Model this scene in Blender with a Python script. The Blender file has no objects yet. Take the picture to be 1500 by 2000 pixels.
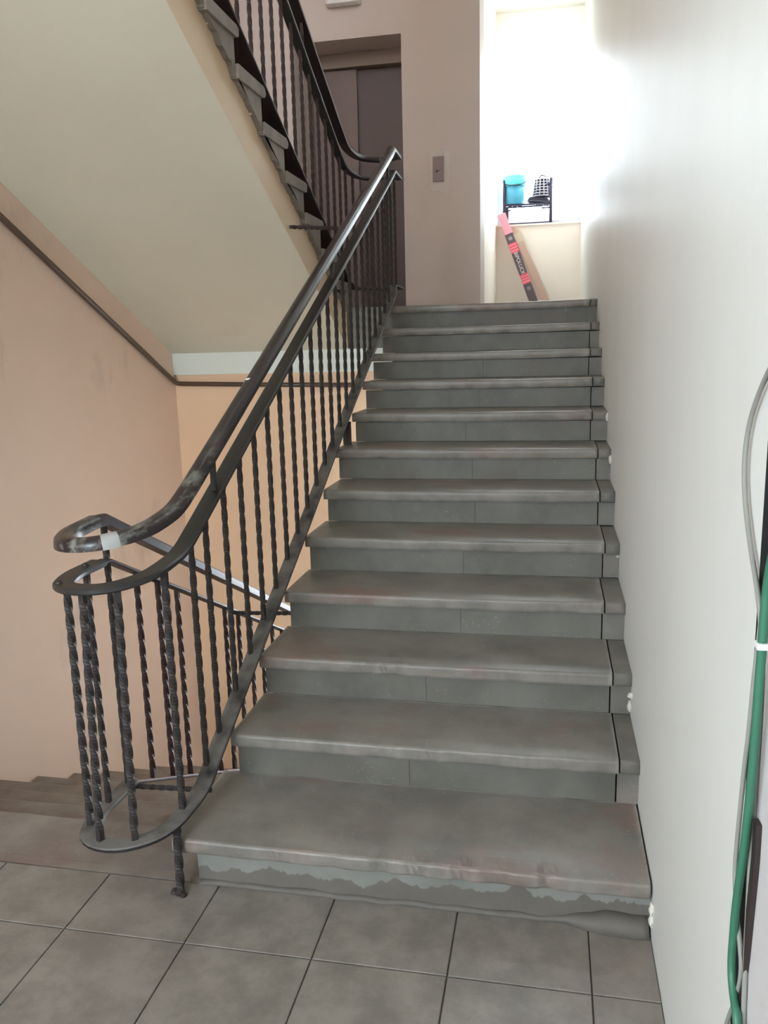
import bpy, bmesh, math, random
from mathutils import Vector, Matrix, noise as mnoise

random.seed(7)
C = bpy.context.scene.collection
scene = bpy.context.scene

# ------------------------------------------------------------------ camera
YAW, PITCH, ROLL = -0.2023, -0.1936, -0.0259
F_PX = 1608.15
cy, sy, cp, sp = math.cos(YAW), math.sin(YAW), math.cos(PITCH), math.sin(PITCH)
fwd = Vector((sy * cp, cy * cp, sp))
rgt = Vector((cy, -sy, 0))
upv = rgt.cross(fwd)
cr, sr = math.cos(ROLL), math.sin(ROLL)
r2 = cr * rgt + sr * upv
u2 = -sr * rgt + cr * upv
cam = bpy.data.cameras.new('camera')
cam.sensor_fit = 'HORIZONTAL'
cam.sensor_width = 36.0
cam.lens = F_PX / 1500.0 * 36.0
cam.clip_start = 0.02
camo = bpy.data.objects.new('camera', cam)
C.objects.link(camo)
m = Matrix((( r2.x, u2.x, -fwd.x, -0.2738), (r2.y, u2.y, -fwd.y, -2.0404), (r2.z, u2.z, -fwd.z, 1.5176), (0, 0, 0, 1)))
camo.matrix_world = m
scene.camera = camo

# ------------------------------------------------------------------ sky, daylight, exposure
SKY = 27.0
world = bpy.data.worlds.new('overcast_sky')
scene.world = world
world.use_nodes = True
bg = world.node_tree.nodes['Background']
bg.inputs[0].default_value = (0.86, 0.95, 1.06, 1)
bg.inputs[1].default_value = SKY

def portal(name, loc, rot, sx, sz):
    l = bpy.data.lights.new(name, 'AREA')
    l.shape = 'RECTANGLE'
    l.size = sx
    l.size_y = sz
    l.cycles.is_portal = True
    o = bpy.data.objects.new(name, l)
    o.location = loc
    o.rotation_euler = rot
    C.objects.link(o)
    return o
# daylight enters through the passage window (in view) and two landing windows, left of and behind the camera
portal('portal_passage', (-0.43, 7.30, 3.57), (math.radians(-90), 0, 0), 0.86, 1.62)
portal('portal_side', (-3.02, -2.90, 1.75), (0, math.radians(-90), 0), 1.5, .9)
portal('portal_back', (-1.75, -3.93, 1.85), (math.radians(90), 0, 0), 1.5, 1.7)
LAMP = 3.0          # emission of the ceiling lamp over the lower landing

vs = scene.view_settings
vs.view_transform = 'Standard'
vs.look = 'None'
vs.exposure = -0.13
vs.gamma = 1.0
vs.use_curve_mapping = False
try:
    scene.cycles.use_denoising = True
    scene.cycles.max_bounces = 10
    scene.cycles.diffuse_bounces = 7
    scene.cycles.sample_clamp_indirect = 8.0
except Exception:
    pass

# ------------------------------------------------------------------ helpers
H, D = 0.15, 0.3075
XE, XS = -1.564, -1.600        # overhead flight: step ends, side of its slab
XL, XW = -1.287, 0.0           # left end of the steps, right wall
XWALL = -2.86                  # left wall
YTOP = 11 * D                  # 3.3825 edge of the lift landing
ZL = 12 * H                    # 1.80 lift landing

def nl(y):
    return (y / D + 1) * H

def mesh_obj(name, bm, mat, parent=None, smooth=False):
    me = bpy.data.meshes.new(name)
    bm.normal_update()
    bm.to_mesh(me)
    bm.free()
    if smooth:
        for p_ in me.polygons:
            p_.use_smooth = True
    if mat:
        me.materials.append(mat)
    o = bpy.data.objects.new(name, me)
    C.objects.link(o)
    if parent:
        o.parent = parent
    return o

def thing(name, label, cat, loc=(0, 0, 0), group=None):
    o = bpy.data.objects.new(name, None)
    C.objects.link(o)
    o.location = loc
    o['label'] = label
    o['category'] = cat
    if group:
        o['group'] = group
    return o

def tag(o, label, cat, group=None):
    o['label'] = label
    o['category'] = cat
    if group:
        o['group'] = group
    return o

def struct(o):
    o['kind'] = 'structure'
    return o

def settle(root):
    """parts are modelled in world coordinates: shift them so they sit under their root"""
    for ch in root.children:
        ch.location = ch.location - root.location

def add_box(bm, x0, x1, y0, y1, z0, z1, bev=0.0):
    g = bmesh.ops.create_cube(bm, size=1.0)
    vv = g['verts']
    for v in vv:
        v.co = Vector((x0 + (v.co.x + .5) * (x1 - x0), y0 + (v.co.y + .5) * (y1 - y0), z0 + (v.co.z + .5) * (z1 - z0)))
    if bev:
        ed = list({e for v in vv for e in v.link_edges})
        bmesh.ops.bevel(bm, geom=ed, offset=bev, segments=2, affect='EDGES', profile=.6)
    return vv

def box(name, x0, x1, y0, y1, z0, z1, mat, parent=None, bev=0.0):
    bm = bmesh.new()
    add_box(bm, x0, x1, y0, y1, z0, z1, bev)
    return mesh_obj(name, bm, mat, parent)

def boxes(name, lst, mat, parent=None, bev=0.0):
    bm = bmesh.new()
    for b in lst:
        add_box(bm, *b, bev)
    return mesh_obj(name, bm, mat, parent)

def add_sweep(bm, pts, prof, caps=True, twist=None, ref=None):
    """sweep a profile (side, up) along a polyline of points with mitred joints"""
    pts = [Vector(p_) for p_ in pts]
    n = len(pts)
    rings = []
    for i, p_ in enumerate(pts):
        a = (pts[i] - pts[i - 1]).normalized() if i else (pts[1] - pts[0]).normalized()
        b = (pts[i + 1] - pts[i]).normalized() if i < n - 1 else a
        t = (a + b)
        if t.length < 1e-6:
            t = b
        t.normalize()
        z = Vector(ref) if ref else Vector((0, 0, 1))
        if not ref and abs(t.z) > .999:
            z = Vector((0, 1, 0))
        s = t.cross(z).normalized()
        u = s.cross(t).normalized()
        k = min(1.6, 1 / max(.3, math.sqrt(max(0, (1 + a.dot(b)) / 2))))
        ha = Vector((a.x, a.y, 0)); hb = Vector((b.x, b.y, 0))
        turn = 0.0
        if ha.length > 1e-4 and hb.length > 1e-4:
            turn = ha.normalized().dot(hb.normalized())
        ks, ku = (k, 1) if turn < .985 else (1, k)
        ring = []
        ang = twist(i) if twist else 0
        c_, s_ = math.cos(ang), math.sin(ang)
        for (px, py) in prof:
            qx, qy = px * c_ - py * s_, px * s_ + py * c_
            ring.append(bm.verts.new(p_ + s * qx * ks + u * qy * ku))
        rings.append(ring)
    m_ = len(prof)
    for i in range(n - 1):
        for j in range(m_):
            bm.faces.new((rings[i][j], rings[i + 1][j], rings[i + 1][(j + 1) % m_], rings[i][(j + 1) % m_]))
    if caps:
        bm.faces.new(rings[0])
        bm.faces.new(list(reversed(rings[-1])))

def fix_normals(bm):
    bmesh.ops.recalc_face_normals(bm, faces=bm.faces[:])

def circ(r, n=10):
    return [(r * math.cos(2 * math.pi * i / n), r * math.sin(2 * math.pi * i / n)) for i in range(n)]

def smooth_path(pts, it=2):
    """Chaikin corner cutting, ends kept"""
    pts = [Vector(p_) for p_ in pts]
    for _ in range(it):
        out = [pts[0]]
        for a, b in zip(pts[:-1], pts[1:]):
            out.append(a * .75 + b * .25)
            out.append(a * .25 + b * .75)
        out.append(pts[-1])
        pts = out
    return pts

def resample(pts, step):
    pts = [Vector(p_) for p_ in pts]
    out = [pts[0]]
    for a, b in zip(pts[:-1], pts[1:]):
        L = (b - a).length
        k = max(1, int(L / step))
        for i in range(1, k + 1):
            out.append(a.lerp(b, i / k))
    return out

def add_twisted(bm, p0, p1, a=.0080, pitch=.205, plain=.035, step=.0105, phase=0.0):
    p0, p1 = Vector(p0), Vector(p1)
    L = (p1 - p0).length
    n = max(4, int(L / step))
    pts = [p0.lerp(p1, i / n) for i in range(n + 1)]
    def tw(i):
        s = min(max(i / n * L - plain, 0), L - 2 * plain)
        return phase + 2 * math.pi * s / pitch
    c = a * .80
    add_sweep(bm, pts, [(-a, -c), (-c, -a), (c, -a), (a, -c), (a, c), (c, a), (-c, a), (-a, c)], True, tw)

def twisted(name, p0, p1, mat, parent, **k):
    bm = bmesh.new()
    add_twisted(bm, p0, p1, **k)
    fix_normals(bm)
    return mesh_obj(name, bm, mat, parent)

def tube(name, pts, r, mat, parent=None, n=10, ref=None):
    bm = bmesh.new()
    add_sweep(bm, pts, circ(r, n), ref=ref)
    fix_normals(bm)
    return mesh_obj(name, bm, mat, parent, True)

# ------------------------------------------------------------------ materials
def srgb(r, g, b):
    f = lambda c: ((c / 255) / 12.92) if c / 255 <= .04045 else (((c / 255) + .055) / 1.055) ** 2.4
    return (f(r), f(g), f(b), 1)

class NT:
    def __init__(self, name):
        self.m = bpy.data.materials.new(name)
        self.m.use_nodes = True
        self.t = self.m.node_tree
        self.n = self.t.nodes
        self.b = self.n['Principled BSDF']
        self.pos = self.n.new('ShaderNodeNewGeometry').outputs['Position']
    def link(self, a, b):
        self.t.links.new(a, b)
    def mapping(self, scale=(1, 1, 1), loc=(0, 0, 0), src=None):
        mp = self.n.new('ShaderNodeMapping')
        mp.inputs['Scale'].default_value = scale
        mp.inputs['Location'].default_value = loc
        self.link(src or self.pos, mp.inputs['Vector'])
        return mp.outputs[0]
    def noise(self, scale, detail=4, rough=.55, vec=None, dist=0.0):
        nn = self.n.new('ShaderNodeTexNoise')
        nn.inputs['Scale'].default_value = scale
        nn.inputs['Detail'].default_value = detail
        nn.inputs['Roughness'].default_value = rough
        nn.inputs['Distortion'].default_value = dist
        self.link(vec or self.pos, nn.inputs['Vector'])
        return nn.outputs['Fac']
    def voronoi(self, scale, vec=None):
        nn = self.n.new('ShaderNodeTexVoronoi')
        nn.inputs['Scale'].default_value = scale
        self.link(vec or self.pos, nn.inputs['Vector'])
        return nn
    def ramp(self, fac, stops, interp='LINEAR'):
        r = self.n.new('ShaderNodeValToRGB')
        r.color_ramp.interpolation = interp
        e = r.color_ramp.elements
        while len(e) < len(stops):
            e.new(.5)
        for el, (p_, c) in zip(e, stops):
            el.position = p_
            el.color = c if len(c) == 4 else (*c, 1)
        self.link(fac, r.inputs[0])
        return r.outputs[0]
    def step(self, fac, lo, hi):
        return self.ramp(fac, [(lo, (0, 0, 0, 1)), (hi, (1, 1, 1, 1))])
    def mix(self, fac, a, b, mode='MIX'):
        x = self.n.new('ShaderNodeMix')
        x.data_type = 'RGBA'
        x.blend_type = mode
        for s, v in ((x.inputs[0], fac), (x.inputs[6], a), (x.inputs[7], b)):
            if isinstance(v, (int, float)):
                s.default_value = v
            elif isinstance(v, tuple):
                s.default_value = v
            else:
                self.link(v, s)
        return x.outputs[2]
    def math(self, op, a, b=None):
        x = self.n.new('ShaderNodeMath')
        x.operation = op
        for s, v in ((x.inputs[0], a), (x.inputs[1], b)):
            if v is None:
                continue
            if isinstance(v, (int, float)):
                s.default_value = v
            else:
                self.link(v, s)
        return x.outputs[0]
    def xyz(self, src=None):
        s = self.n.new('ShaderNodeSeparateXYZ')
        self.link(src or self.pos, s.inputs[0])
        return s.outputs
    def bump(self, h, strength=.2, dist=.005):
        b = self.n.new('ShaderNodeBump')
        b.inputs['Strength'].default_value = strength
        b.inputs['Distance'].default_value = dist
        self.link(h, b.inputs['Height'])
        self.link(b.outputs[0], self.b.inputs['Normal'])
    def out(self, col, rough=.6, metal=0.0, spec=.5):
        if isinstance(col, tuple):
            self.b.inputs['Base Color'].default_value = col
        else:
            self.link(col, self.b.inputs['Base Color'])
        if isinstance(rough, (int, float)):
            self.b.inputs['Roughness'].default_value = rough
        else:
            self.link(rough, self.b.inputs['Roughness'])
        self.b.inputs['Metallic'].default_value = metal
        self.b.inputs['Specular IOR Level'].default_value = spec
        return self.m

def wall_mat(name, c1, c2, stain=None, rough=.55, amount=.5, bump=.12):
    t = NT(name)
    col = t.mix(t.step(t.noise(1.3, 5), .35, .7), c1, c2)
    if stain:
        s = t.step(t.noise(2.1, 6, .6, t.mapping((1, 1, .55), (4, 2, 1))), .60, .78)
        s = t.math('MULTIPLY', s, amount)
        col = t.mix(s, col, stain)
    t.bump(t.noise(14, 6, .6), bump, .004)
    return t.out(col, rough)

M = {}
M['wall_right'] = wall_mat('right_wall_paint', srgb(226, 228, 224), srgb(220, 222, 218), srgb(208, 207, 202), .45, .3, .10)
M['wall_left'] = wall_mat('left_wall_paint', srgb(206, 180, 161), srgb(201, 175, 155), srgb(150, 128, 115), .6, .7)
M['wall_far'] = wall_mat('peach_wall_paint', srgb(238, 204, 170), srgb(232, 196, 162), srgb(210, 178, 150), .6, .4)
M['wall_lift'] = wall_mat('lift_wall_paint', srgb(198, 184, 176), srgb(194, 181, 175), srgb(175, 158, 146), .6, .5)
M['wall_passage'] = wall_mat('passage_paint', srgb(251, 241, 230), srgb(249, 238, 226), None, .6)
M['ceiling'] = wall_mat('ceiling_paint', srgb(206, 202, 194), srgb(200, 196, 187), None, .7)
M['soffit'] = wall_mat('soffit_paint', srgb(214, 209, 190), srgb(209, 203, 183), srgb(204, 190, 168), .6, .35)
M['beam'] = wall_mat('beam_paint', srgb(226, 232, 224), srgb(218, 224, 214), srgb(200, 202, 190), .5, .4)
M['plaster'] = wall_mat('raw_plaster', srgb(226, 222, 214), srgb(205, 200, 190), None, .8)
M['patch'] = wall_mat('plaster_patch', srgb(206, 196, 190), srgb(196, 186, 180), srgb(180, 168, 160), .8, .6)

def stone(name, base, dark, worn, worn_lo, worn_hi, rough=.5, speck=True, edge=False):
    t = NT(name)
    col = t.mix(t.step(t.noise(5, 6, .6), .35, .68), base, dark)
    w = t.step(t.noise(2.6, 6, .62, t.mapping((.8, 1.6, 1), (3, 1, 7))), worn_lo, worn_hi)
    col = t.mix(w, col, worn)
    if speck:
        v = t.voronoi(85)
        sp_ = t.step(v.outputs['Distance'], .10, .16)
        spk = t.math('MULTIPLY', t.math('SUBTRACT', 1.0, sp_), t.step(t.noise(9, 3), .52, .62))
        col = t.mix(t.math('MULTIPLY', spk, .55), col, srgb(190, 185, 178))
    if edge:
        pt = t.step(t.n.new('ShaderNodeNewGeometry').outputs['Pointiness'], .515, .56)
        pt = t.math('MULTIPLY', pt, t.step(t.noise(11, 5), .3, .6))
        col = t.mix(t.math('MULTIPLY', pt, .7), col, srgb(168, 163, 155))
    sm = t.step(t.noise(33, 4, .7), .66, .74)
    col = t.mix(t.math('MULTIPLY', sm, .25), col, srgb(190, 192, 186))
    t.bump(t.noise(45, 6, .65), .18, .003)
    return t.out(col, rough)

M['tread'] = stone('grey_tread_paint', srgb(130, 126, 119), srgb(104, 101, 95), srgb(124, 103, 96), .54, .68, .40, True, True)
M['riser'] = stone('grey_riser_paint', srgb(112, 112, 104), srgb(92, 92, 85), srgb(104, 99, 92), .55, .7, .55, True)
M['edge'] = stone('end_strip_mortar', srgb(124, 122, 115), srgb(102, 100, 94), srgb(130, 122, 115), .5, .7, .7)
M['terrazzo'] = stone('worn_terrazzo', srgb(134, 126, 118), srgb(108, 98, 91), srgb(114, 93, 86), .54, .66, .5)
M['step_end'] = stone('overhead_step_concrete', srgb(126, 115, 102), srgb(106, 96, 86), srgb(138, 126, 114), .55, .7, .7, False)
M['side'] = wall_mat('slab_side_paint', srgb(216, 193, 162), srgb(208, 184, 153), srgb(188, 163, 133), .6, .5)
M['slab'] = stone('grey_slab', srgb(130, 128, 120), srgb(112, 110, 104), srgb(120, 116, 110), .5, .7, .8, False)

def first_riser():
    t = NT('first_riser_paint_and_cement')
    col = t.mix(t.step(t.noise(5, 6, .6), .35, .68), srgb(134, 136, 130), srgb(118, 120, 114))
    x, y, z = t.xyz()
    n1 = t.noise(7.0, 5, .6, t.mapping((1, 0.01, .01)))
    n2 = t.noise(16, 3, .5, t.mapping((1, .01, 1)))
    lim = t.math('ADD', t.math('MULTIPLY', n1, .17), t.math('MULTIPLY', n2, .035))
    lim = t.math('SUBTRACT', lim, .048)
    lim = t.math('ADD', lim, t.math('MULTIPLY', t.math('ADD', x, 1.1), .022))
    dd = t.math('SUBTRACT', lim, z)
    f = t.step(t.math('MULTIPLY', dd, 100.0), .0, .45)
    cem = t.mix(t.noise(18, 5), srgb(112, 107, 100), srgb(92, 89, 84))
    col = t.mix(f, col, cem)
    t.bump(t.noise(30, 6, .65), .25, .004)
    return t.out(col, .7)
M['first_riser'] = first_riser()

def tile_mat():
    t = NT('stone_look_floor_tile')
    col = t.mix(t.step(t.noise(8, 8, .66), .38, .62), srgb(134, 128, 121), srgb(112, 107, 100))
    col = t.mix(t.math('MULTIPLY', t.step(t.noise(24, 6, .7), .55, .72), .6), col, srgb(108, 103, 97))
    col = t.mix(t.math('MULTIPLY', t.step(t.noise(1.7, 3), .5, .7), .4), col, srgb(140, 126, 121))
    t.bump(t.noise(30, 5), .06, .002)
    return t.out(col, .33)
M['tile'] = tile_mat()
M['grout'] = wall_mat('dark_grout', srgb(98, 88, 82), srgb(86, 77, 72), None, .9)

def iron(name, c1, c2, worn=None, rough=.38, lo=.62, hi=.7):
    t = NT(name)
    col = t.mix(t.noise(16, 4), c1, c2)
    if worn:
        x, y, z = t.xyz()
        near = t.ramp(t.math('SUBTRACT', .45, y), [(.0, (0, 0, 0, 1)), (.35, (1, 1, 1, 1))])
        w = t.step(t.noise(26, 6, .7, t.mapping((1, .35, 1))), lo, hi)
        col = t.mix(t.math('MULTIPLY', w, near), col, worn)
    dust = t.n.new('ShaderNodeNewGeometry').outputs['Normal']
    t.bump(t.noise(60, 4), .12, .002)
    return t.out(col, rough)
def dusty_iron(name, c1, dustc, amount):
    t = NT(name)
    nz = t.xyz(t.n.new('ShaderNodeNewGeometry').outputs['Normal'])[2]
    f = t.math('MULTIPLY', t.step(nz, .35, .8), t.step(t.noise(12, 5), .25, .6))
    col = t.mix(t.math('MULTIPLY', f, amount), c1, dustc)
    t.bump(t.noise(60, 4), .12, .002)
    return t.out(col, .5)
M['handrail'] = iron('black_handrail_paint', srgb(26, 22, 24), srgb(46, 34, 35), srgb(118, 120, 112), .3, .50, .64)
M['midrail'] = iron('black_flat_rail_paint', srgb(40, 40, 40), srgb(48, 46, 44), None, .38)
M['brown_rail'] = iron('brown_rail_paint', srgb(38, 20, 21), srgb(54, 32, 32), None, .45)
M['brown_rail'].node_tree.nodes['Principled BSDF'].inputs['Specular IOR Level'].default_value = .28
M['bar'] = dusty_iron('dusty_bottom_bar', srgb(36, 34, 35), srgb(116, 114, 110), .85)
M['brown_bar'] = dusty_iron('dusty_brown_bar', srgb(70, 48, 46), srgb(130, 102, 97), .8)
M['brown_bar'].node_tree.nodes['Principled BSDF'].inputs['Specular IOR Level'].default_value = .15
M['dark_bar'] = iron('dark_brown_bar_paint', srgb(30, 18, 18), srgb(40, 26, 26), None, .5)
M['baluster'] = iron('dark_iron_paint', srgb(38, 35, 34), srgb(50, 43, 41), None, .6)
M['brown_baluster'] = iron('brown_iron_paint', srgb(38, 20, 19), srgb(52, 30, 28), None, .6)
M['bare'] = iron('bare_worn_metal', srgb(176, 178, 176), srgb(140, 140, 136), None, .5)

def plain(name, c, rough=.5, metal=0.0, bump=0.0):
    t = NT(name)
    col = t.mix(t.noise(20, 3), c, tuple(v * .88 for v in c[:3]) + (1,))
    if bump:
        t.bump(t.noise(40, 4), bump, .003)
    return t.out(col, rough, metal)
M['door'] = plain('lift_door_steel', srgb(118, 104, 101), .45, .15)
M['door_dark'] = plain('lift_door_steel_dark', srgb(94, 82, 82), .45, .15)
M['frame'] = plain('lift_frame_steel', srgb(140, 124, 114), .45, .1)
M['steel'] = plain('call_panel_steel', srgb(122, 108, 108), .4, .4)
M['white'] = plain('white_plastic', srgb(232, 230, 228), .4)
M['winframe'] = plain('white_window_paint', srgb(245, 245, 245), .4)
M['pipe'] = plain('brown_pipe_paint', srgb(84, 66, 52), .35)
M['green'] = plain('green_cable_sheath', srgb(54, 112, 88), .45)
M['grey_cable'] = plain('grey_cable_sheath', srgb(142, 142, 136), .6)
M['black'] = plain('black_rubber', srgb(24, 22, 22), .6)
M['darkbrown'] = plain('dark_brown_strip', srgb(48, 36, 34), .5)
M['tie'] = plain('white_nylon_tie', srgb(235, 235, 230), .5)
M['panel'] = plain('pale_duct_panel', srgb(206, 204, 204), .5)
M['teal'] = plain('teal_plastic', srgb(84, 172, 204), .4)
M['teal_light'] = plain('turquoise_plastic', srgb(110, 234, 240), .4)
M['rack'] = plain('dark_wire', srgb(62, 56, 76), .5, .2)
M['basket'] = plain('pale_grey_plastic', srgb(186, 182, 196), .5)
M['cord'] = plain('dark_cord', srgb(70, 66, 84), .6)
M['cardboard'] = plain('brown_cardboard', srgb(204, 172, 156), .8)
M['tape'] = plain('parcel_tape', srgb(214, 196, 174), .4)
M['ink_white'] = plain('white_print', srgb(236, 232, 234), .6)
M['ink_grey'] = plain('grey_print', srgb(150, 146, 150), .6)

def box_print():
    t = NT('red_and_black_print_with_glare')
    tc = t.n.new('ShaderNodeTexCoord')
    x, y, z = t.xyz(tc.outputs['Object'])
    R_, K_, P_ = srgb(226, 84, 104), srgb(96, 80, 86), srgb(240, 140, 156)  # red and black lightened and pinked: window glare painted into the print
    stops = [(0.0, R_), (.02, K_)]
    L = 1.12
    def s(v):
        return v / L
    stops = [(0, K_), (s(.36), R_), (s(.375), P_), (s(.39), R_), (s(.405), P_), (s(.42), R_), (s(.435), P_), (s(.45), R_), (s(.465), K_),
             (s(.70), R_), (s(.715), P_), (s(.73), R_), (s(.745), P_), (s(.76), R_), (s(.775), P_), (s(.79), R_), (s(.805), K_), (s(.905), srgb(246, 160, 178))]  # pale pink top end is red with the glare painted in
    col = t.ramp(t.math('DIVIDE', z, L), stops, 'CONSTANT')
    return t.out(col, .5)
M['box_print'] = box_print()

def emit(name, c, s):
    t = NT(name)
    t.b.inputs['Base Color'].default_value = c
    t.b.inputs['Emission Color'].default_value = c
    t.b.inputs['Emission Strength'].default_value = s
    return t.m
M['lamp'] = emit('lamp_glass', (1.0, .98, .95, 1), LAMP)

def glass():
    mt = bpy.data.materials.new('window_glass')
    mt.use_nodes = True
    t = mt.node_tree
    t.nodes.clear()
    o = t.nodes.new('ShaderNodeOutputMaterial')
    mx = t.nodes.new('ShaderNodeMixShader')
    tr = t.nodes.new('ShaderNodeBsdfTransparent')
    gl = t.nodes.new('ShaderNodeBsdfGlossy')
    gl.inputs['Roughness'].default_value = .02
    tr.inputs[0].default_value = (.95, .97, .96, 1)
    mx.inputs[0].default_value = .06
    t.links.new(tr.outputs[0], mx.inputs[1])
    t.links.new(gl.outputs[0], mx.inputs[2])
    t.links.new(mx.outputs[0], o.inputs[0])
    return mt
M['glass'] = glass()

# ------------------------------------------------------------------ the setting
YB = -3.8                       # wall behind the camera
ZCEIL = 3.35                    # ceiling of the lower landing (slab of the next storey)
# lower landing floor, tiles
floor = struct(box('floor', XWALL - .1, XW + .1, YB, -.03, -.25, -.006, M['grout']))
TS, TX0, TY0 = .348, -1.551, -.279
G = .0018
tile_mesh = {}
def tile(x0, x1, y0, y1, dz):
    x0, x1, y0, y1 = x0 + G, x1 - G, y0 + G, y1 - G
    if x1 - x0 < .01 or y1 - y0 < .01:
        return
    key = (round(x1 - x0, 3), round(y1 - y0, 3))
    if key in tile_mesh:
        o = bpy.data.objects.new('floor_tile', tile_mesh[key])
        C.objects.link(o)
    else:
        w, h = (x1 - x0) / 2, (y1 - y0) / 2
        bm = bmesh.new()
        vv = [[bm.verts.new((sx * (w - e), sy_ * (h - e), z)) for sx, sy_ in ((-1, -1), (1, -1), (1, 1), (-1, 1))] for e, z in ((0, -.012), (0, -.0015), (.0018, 0))]
        for a, b in zip(vv[:-1], vv[1:]):
            for j in range(4):
                bm.faces.new((a[j], a[(j + 1) % 4], b[(j + 1) % 4], b[j]))
        bm.faces.new(vv[-1])
        o = mesh_obj('floor_tile', bm, M['tile'])
        tile_mesh[key] = o.data
    o.location = ((x0 + x1) / 2, (y0 + y1) / 2, dz)
    o.parent = floor
for i in range(-4, 6):
    for j in range(-8, 2):
        x0, x1 = TX0 + i * TS, TX0 + (i + 1) * TS
        y0, y1 = TY0 + (j - 1) * TS, TY0 + j * TS
        x0, x1 = max(x0, XWALL), min(x1, XW)
        y1 = min(y1, -.036)
        y0 = max(y0, YB)
        if x1 - x0 < .02 or y1 - y0 < .02:
            continue
        tile(x0, x1, y0, y1, random.uniform(-.0008, .0006))

# right wall with the recess of the cable slot beside the camera
YS = -.907                      # edge of the plastered wall
wr = boxes('wall_right', [(XW, XW + .25, YS, 7.35, -2.4, 5.4)], M['wall_right'])
struct(wr)
def panel_cover():
    o = boxes('wall_duct', [(XW + .10, XW + .25, YB, YS, -2.4, 5.4)], M['black'])
    struct(o)
    box('slot_lining', XW + .0002, XW + .10, YS - .006, YS - .0005, 0, ZCEIL, M['black'], o)
    box('duct_panel', XW - .004, XW + .10, YB, YS - .062, 0, ZCEIL, M['panel'], o, .002)
    return o
panel_cover()
# scraps of white plaster where the steps meet the wall
def crumb(loc, s):
    bm = bmesh.new()
    bmesh.ops.create_icosphere(bm, subdivisions=2, radius=1)
    for v in bm.verts:
        k = 1 + .45 * mnoise.noise(v.co * 1.7 + Vector(loc) * 9)
        v.co = Vector((v.co.x * s[0] * k + loc[0], v.co.y * s[1] * k + loc[1], v.co.z * s[2] * k + loc[2]))
    return mesh_obj('plaster_scrap', bm, M['plaster'], wr)
crumb((-.003, -.075, .095), (.008, .012, .018))
crumb((-.003, -.07, .06), (.007, .012, .02))
crumb((-.003, .60, .385), (.012, .012, .010))
crumb((-.003, .64, .33), (.008, .02, .025))
crumb((-.003, 1.26, .69), (.010, .014, .008))
crumb((-.003, 2.14, 1.17), (.008, .014, .02))
crumb((-.003, 1.84, 1.0), (.008, .014, .02))

# left wall
LY0, LY1, LZ0, LZ1 = -3.35, -2.45, 1.0, 2.5
wl = struct(boxes('wall_left', [(XWALL - .25, XWALL, YB, LY0, -2.4, 5.4), (XWALL - .25, XWALL, LY1, 5.6, -2.4, 5.4), (XWALL - .25, XWALL, LY0, LY1, -2.4, LZ0), (XWALL - .25, XWALL, LY0, LY1, LZ1, 5.4)], M['wall_left']))
# far wall below the lift landing, with the landing beam above it
wf = struct(box('wall_far', XWALL, XL + .02, YTOP + .022, YTOP + .25, -2.4, 1.386, M['wall_far']))
beam = struct(box('trim_1', XWALL, XL + .02, YTOP, YTOP + .25, 1.386, 1.535, M['beam']))
# flaked paint lip under the beam
def flake(name, pts, z0, mat, t=.006):
    bm = bmesh.new()
    top = [bm.verts.new((x, YTOP + .0215 - t, z)) for x, z in pts]
    bot = [bm.verts.new((x, YTOP + .0215, z)) for x, z in pts]
    bm.faces.new(top)
    n = len(pts)
    for i in range(n):
        bm.faces.new((top[i], bot[i], bot[(i + 1) % n], top[(i + 1) % n]))
    fix_normals(bm)
    return mesh_obj(name, bm, mat, wf)
up_ = [(XWALL + .01 + i * .06, 1.384) for i in range(18)]
lo_ = [(x, 1.350 + .022 * i / 17 + random.uniform(-.004, .004)) for i, (x, z) in enumerate(up_)]
flake('paint_flake', up_ + lo_[::-1], 0, M['wall_far'])

# lift landing slab and floor
struct(box('floor.001', XWALL, XW, YTOP + .03, 7.3, 1.535, ZL - .012, M['slab']))
box('landing_screed', XWALL, XW, YTOP + .03, 7.3, ZL - .012, ZL - .001, M['terrazzo'], bpy.data.objects['floor.001'])
# lift wall (faces the camera) with the lift opening
YW = 5.0
DX0, DX1, DZ1 = -2.38, -1.482, 3.983
wb = struct(boxes('wall_back', [(XWALL, DX0, YW, YW + .42, ZL, 5.2), (DX0, DX1, YW, YW + .42, DZ1, 5.2), (DX1, -.858, YW, YW + .42, ZL, 5.2)], M['wall_lift']))
# plaster patch around the call panel
def patch(cx, cz, w, h):
    bm = bmesh.new()
    n = 40
    ring = []
    for i in range(n):
        a = 2 * math.pi * i / n
        k = 1 + .22 * mnoise.noise(Vector((math.cos(a) * 1.5, math.sin(a) * 1.5, 3)))
        sq = 1 / max(abs(math.cos(a)), abs(math.sin(a)))
        sq = min(sq, 1.25)
        ring.append((cx + w * math.cos(a) * k * sq, cz + h * math.sin(a) * k * sq))
    f = [bm.verts.new((x, YW - .003, z)) for x, z in ring]
    b = [bm.verts.new((cx + (x - cx) * 1.05, YW + .001, cz + (z - cz) * 1.05)) for x, z in ring]
    bm.faces.new(f)
    for i in range(n):
        bm.faces.new((f[i], b[i], b[(i + 1) % n], f[(i + 1) % n]))
    fix_normals(bm)
    return mesh_obj('plaster_patch', bm, M['patch'], wb)
patch(-1.185, 2.945, .085, .155)
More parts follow.
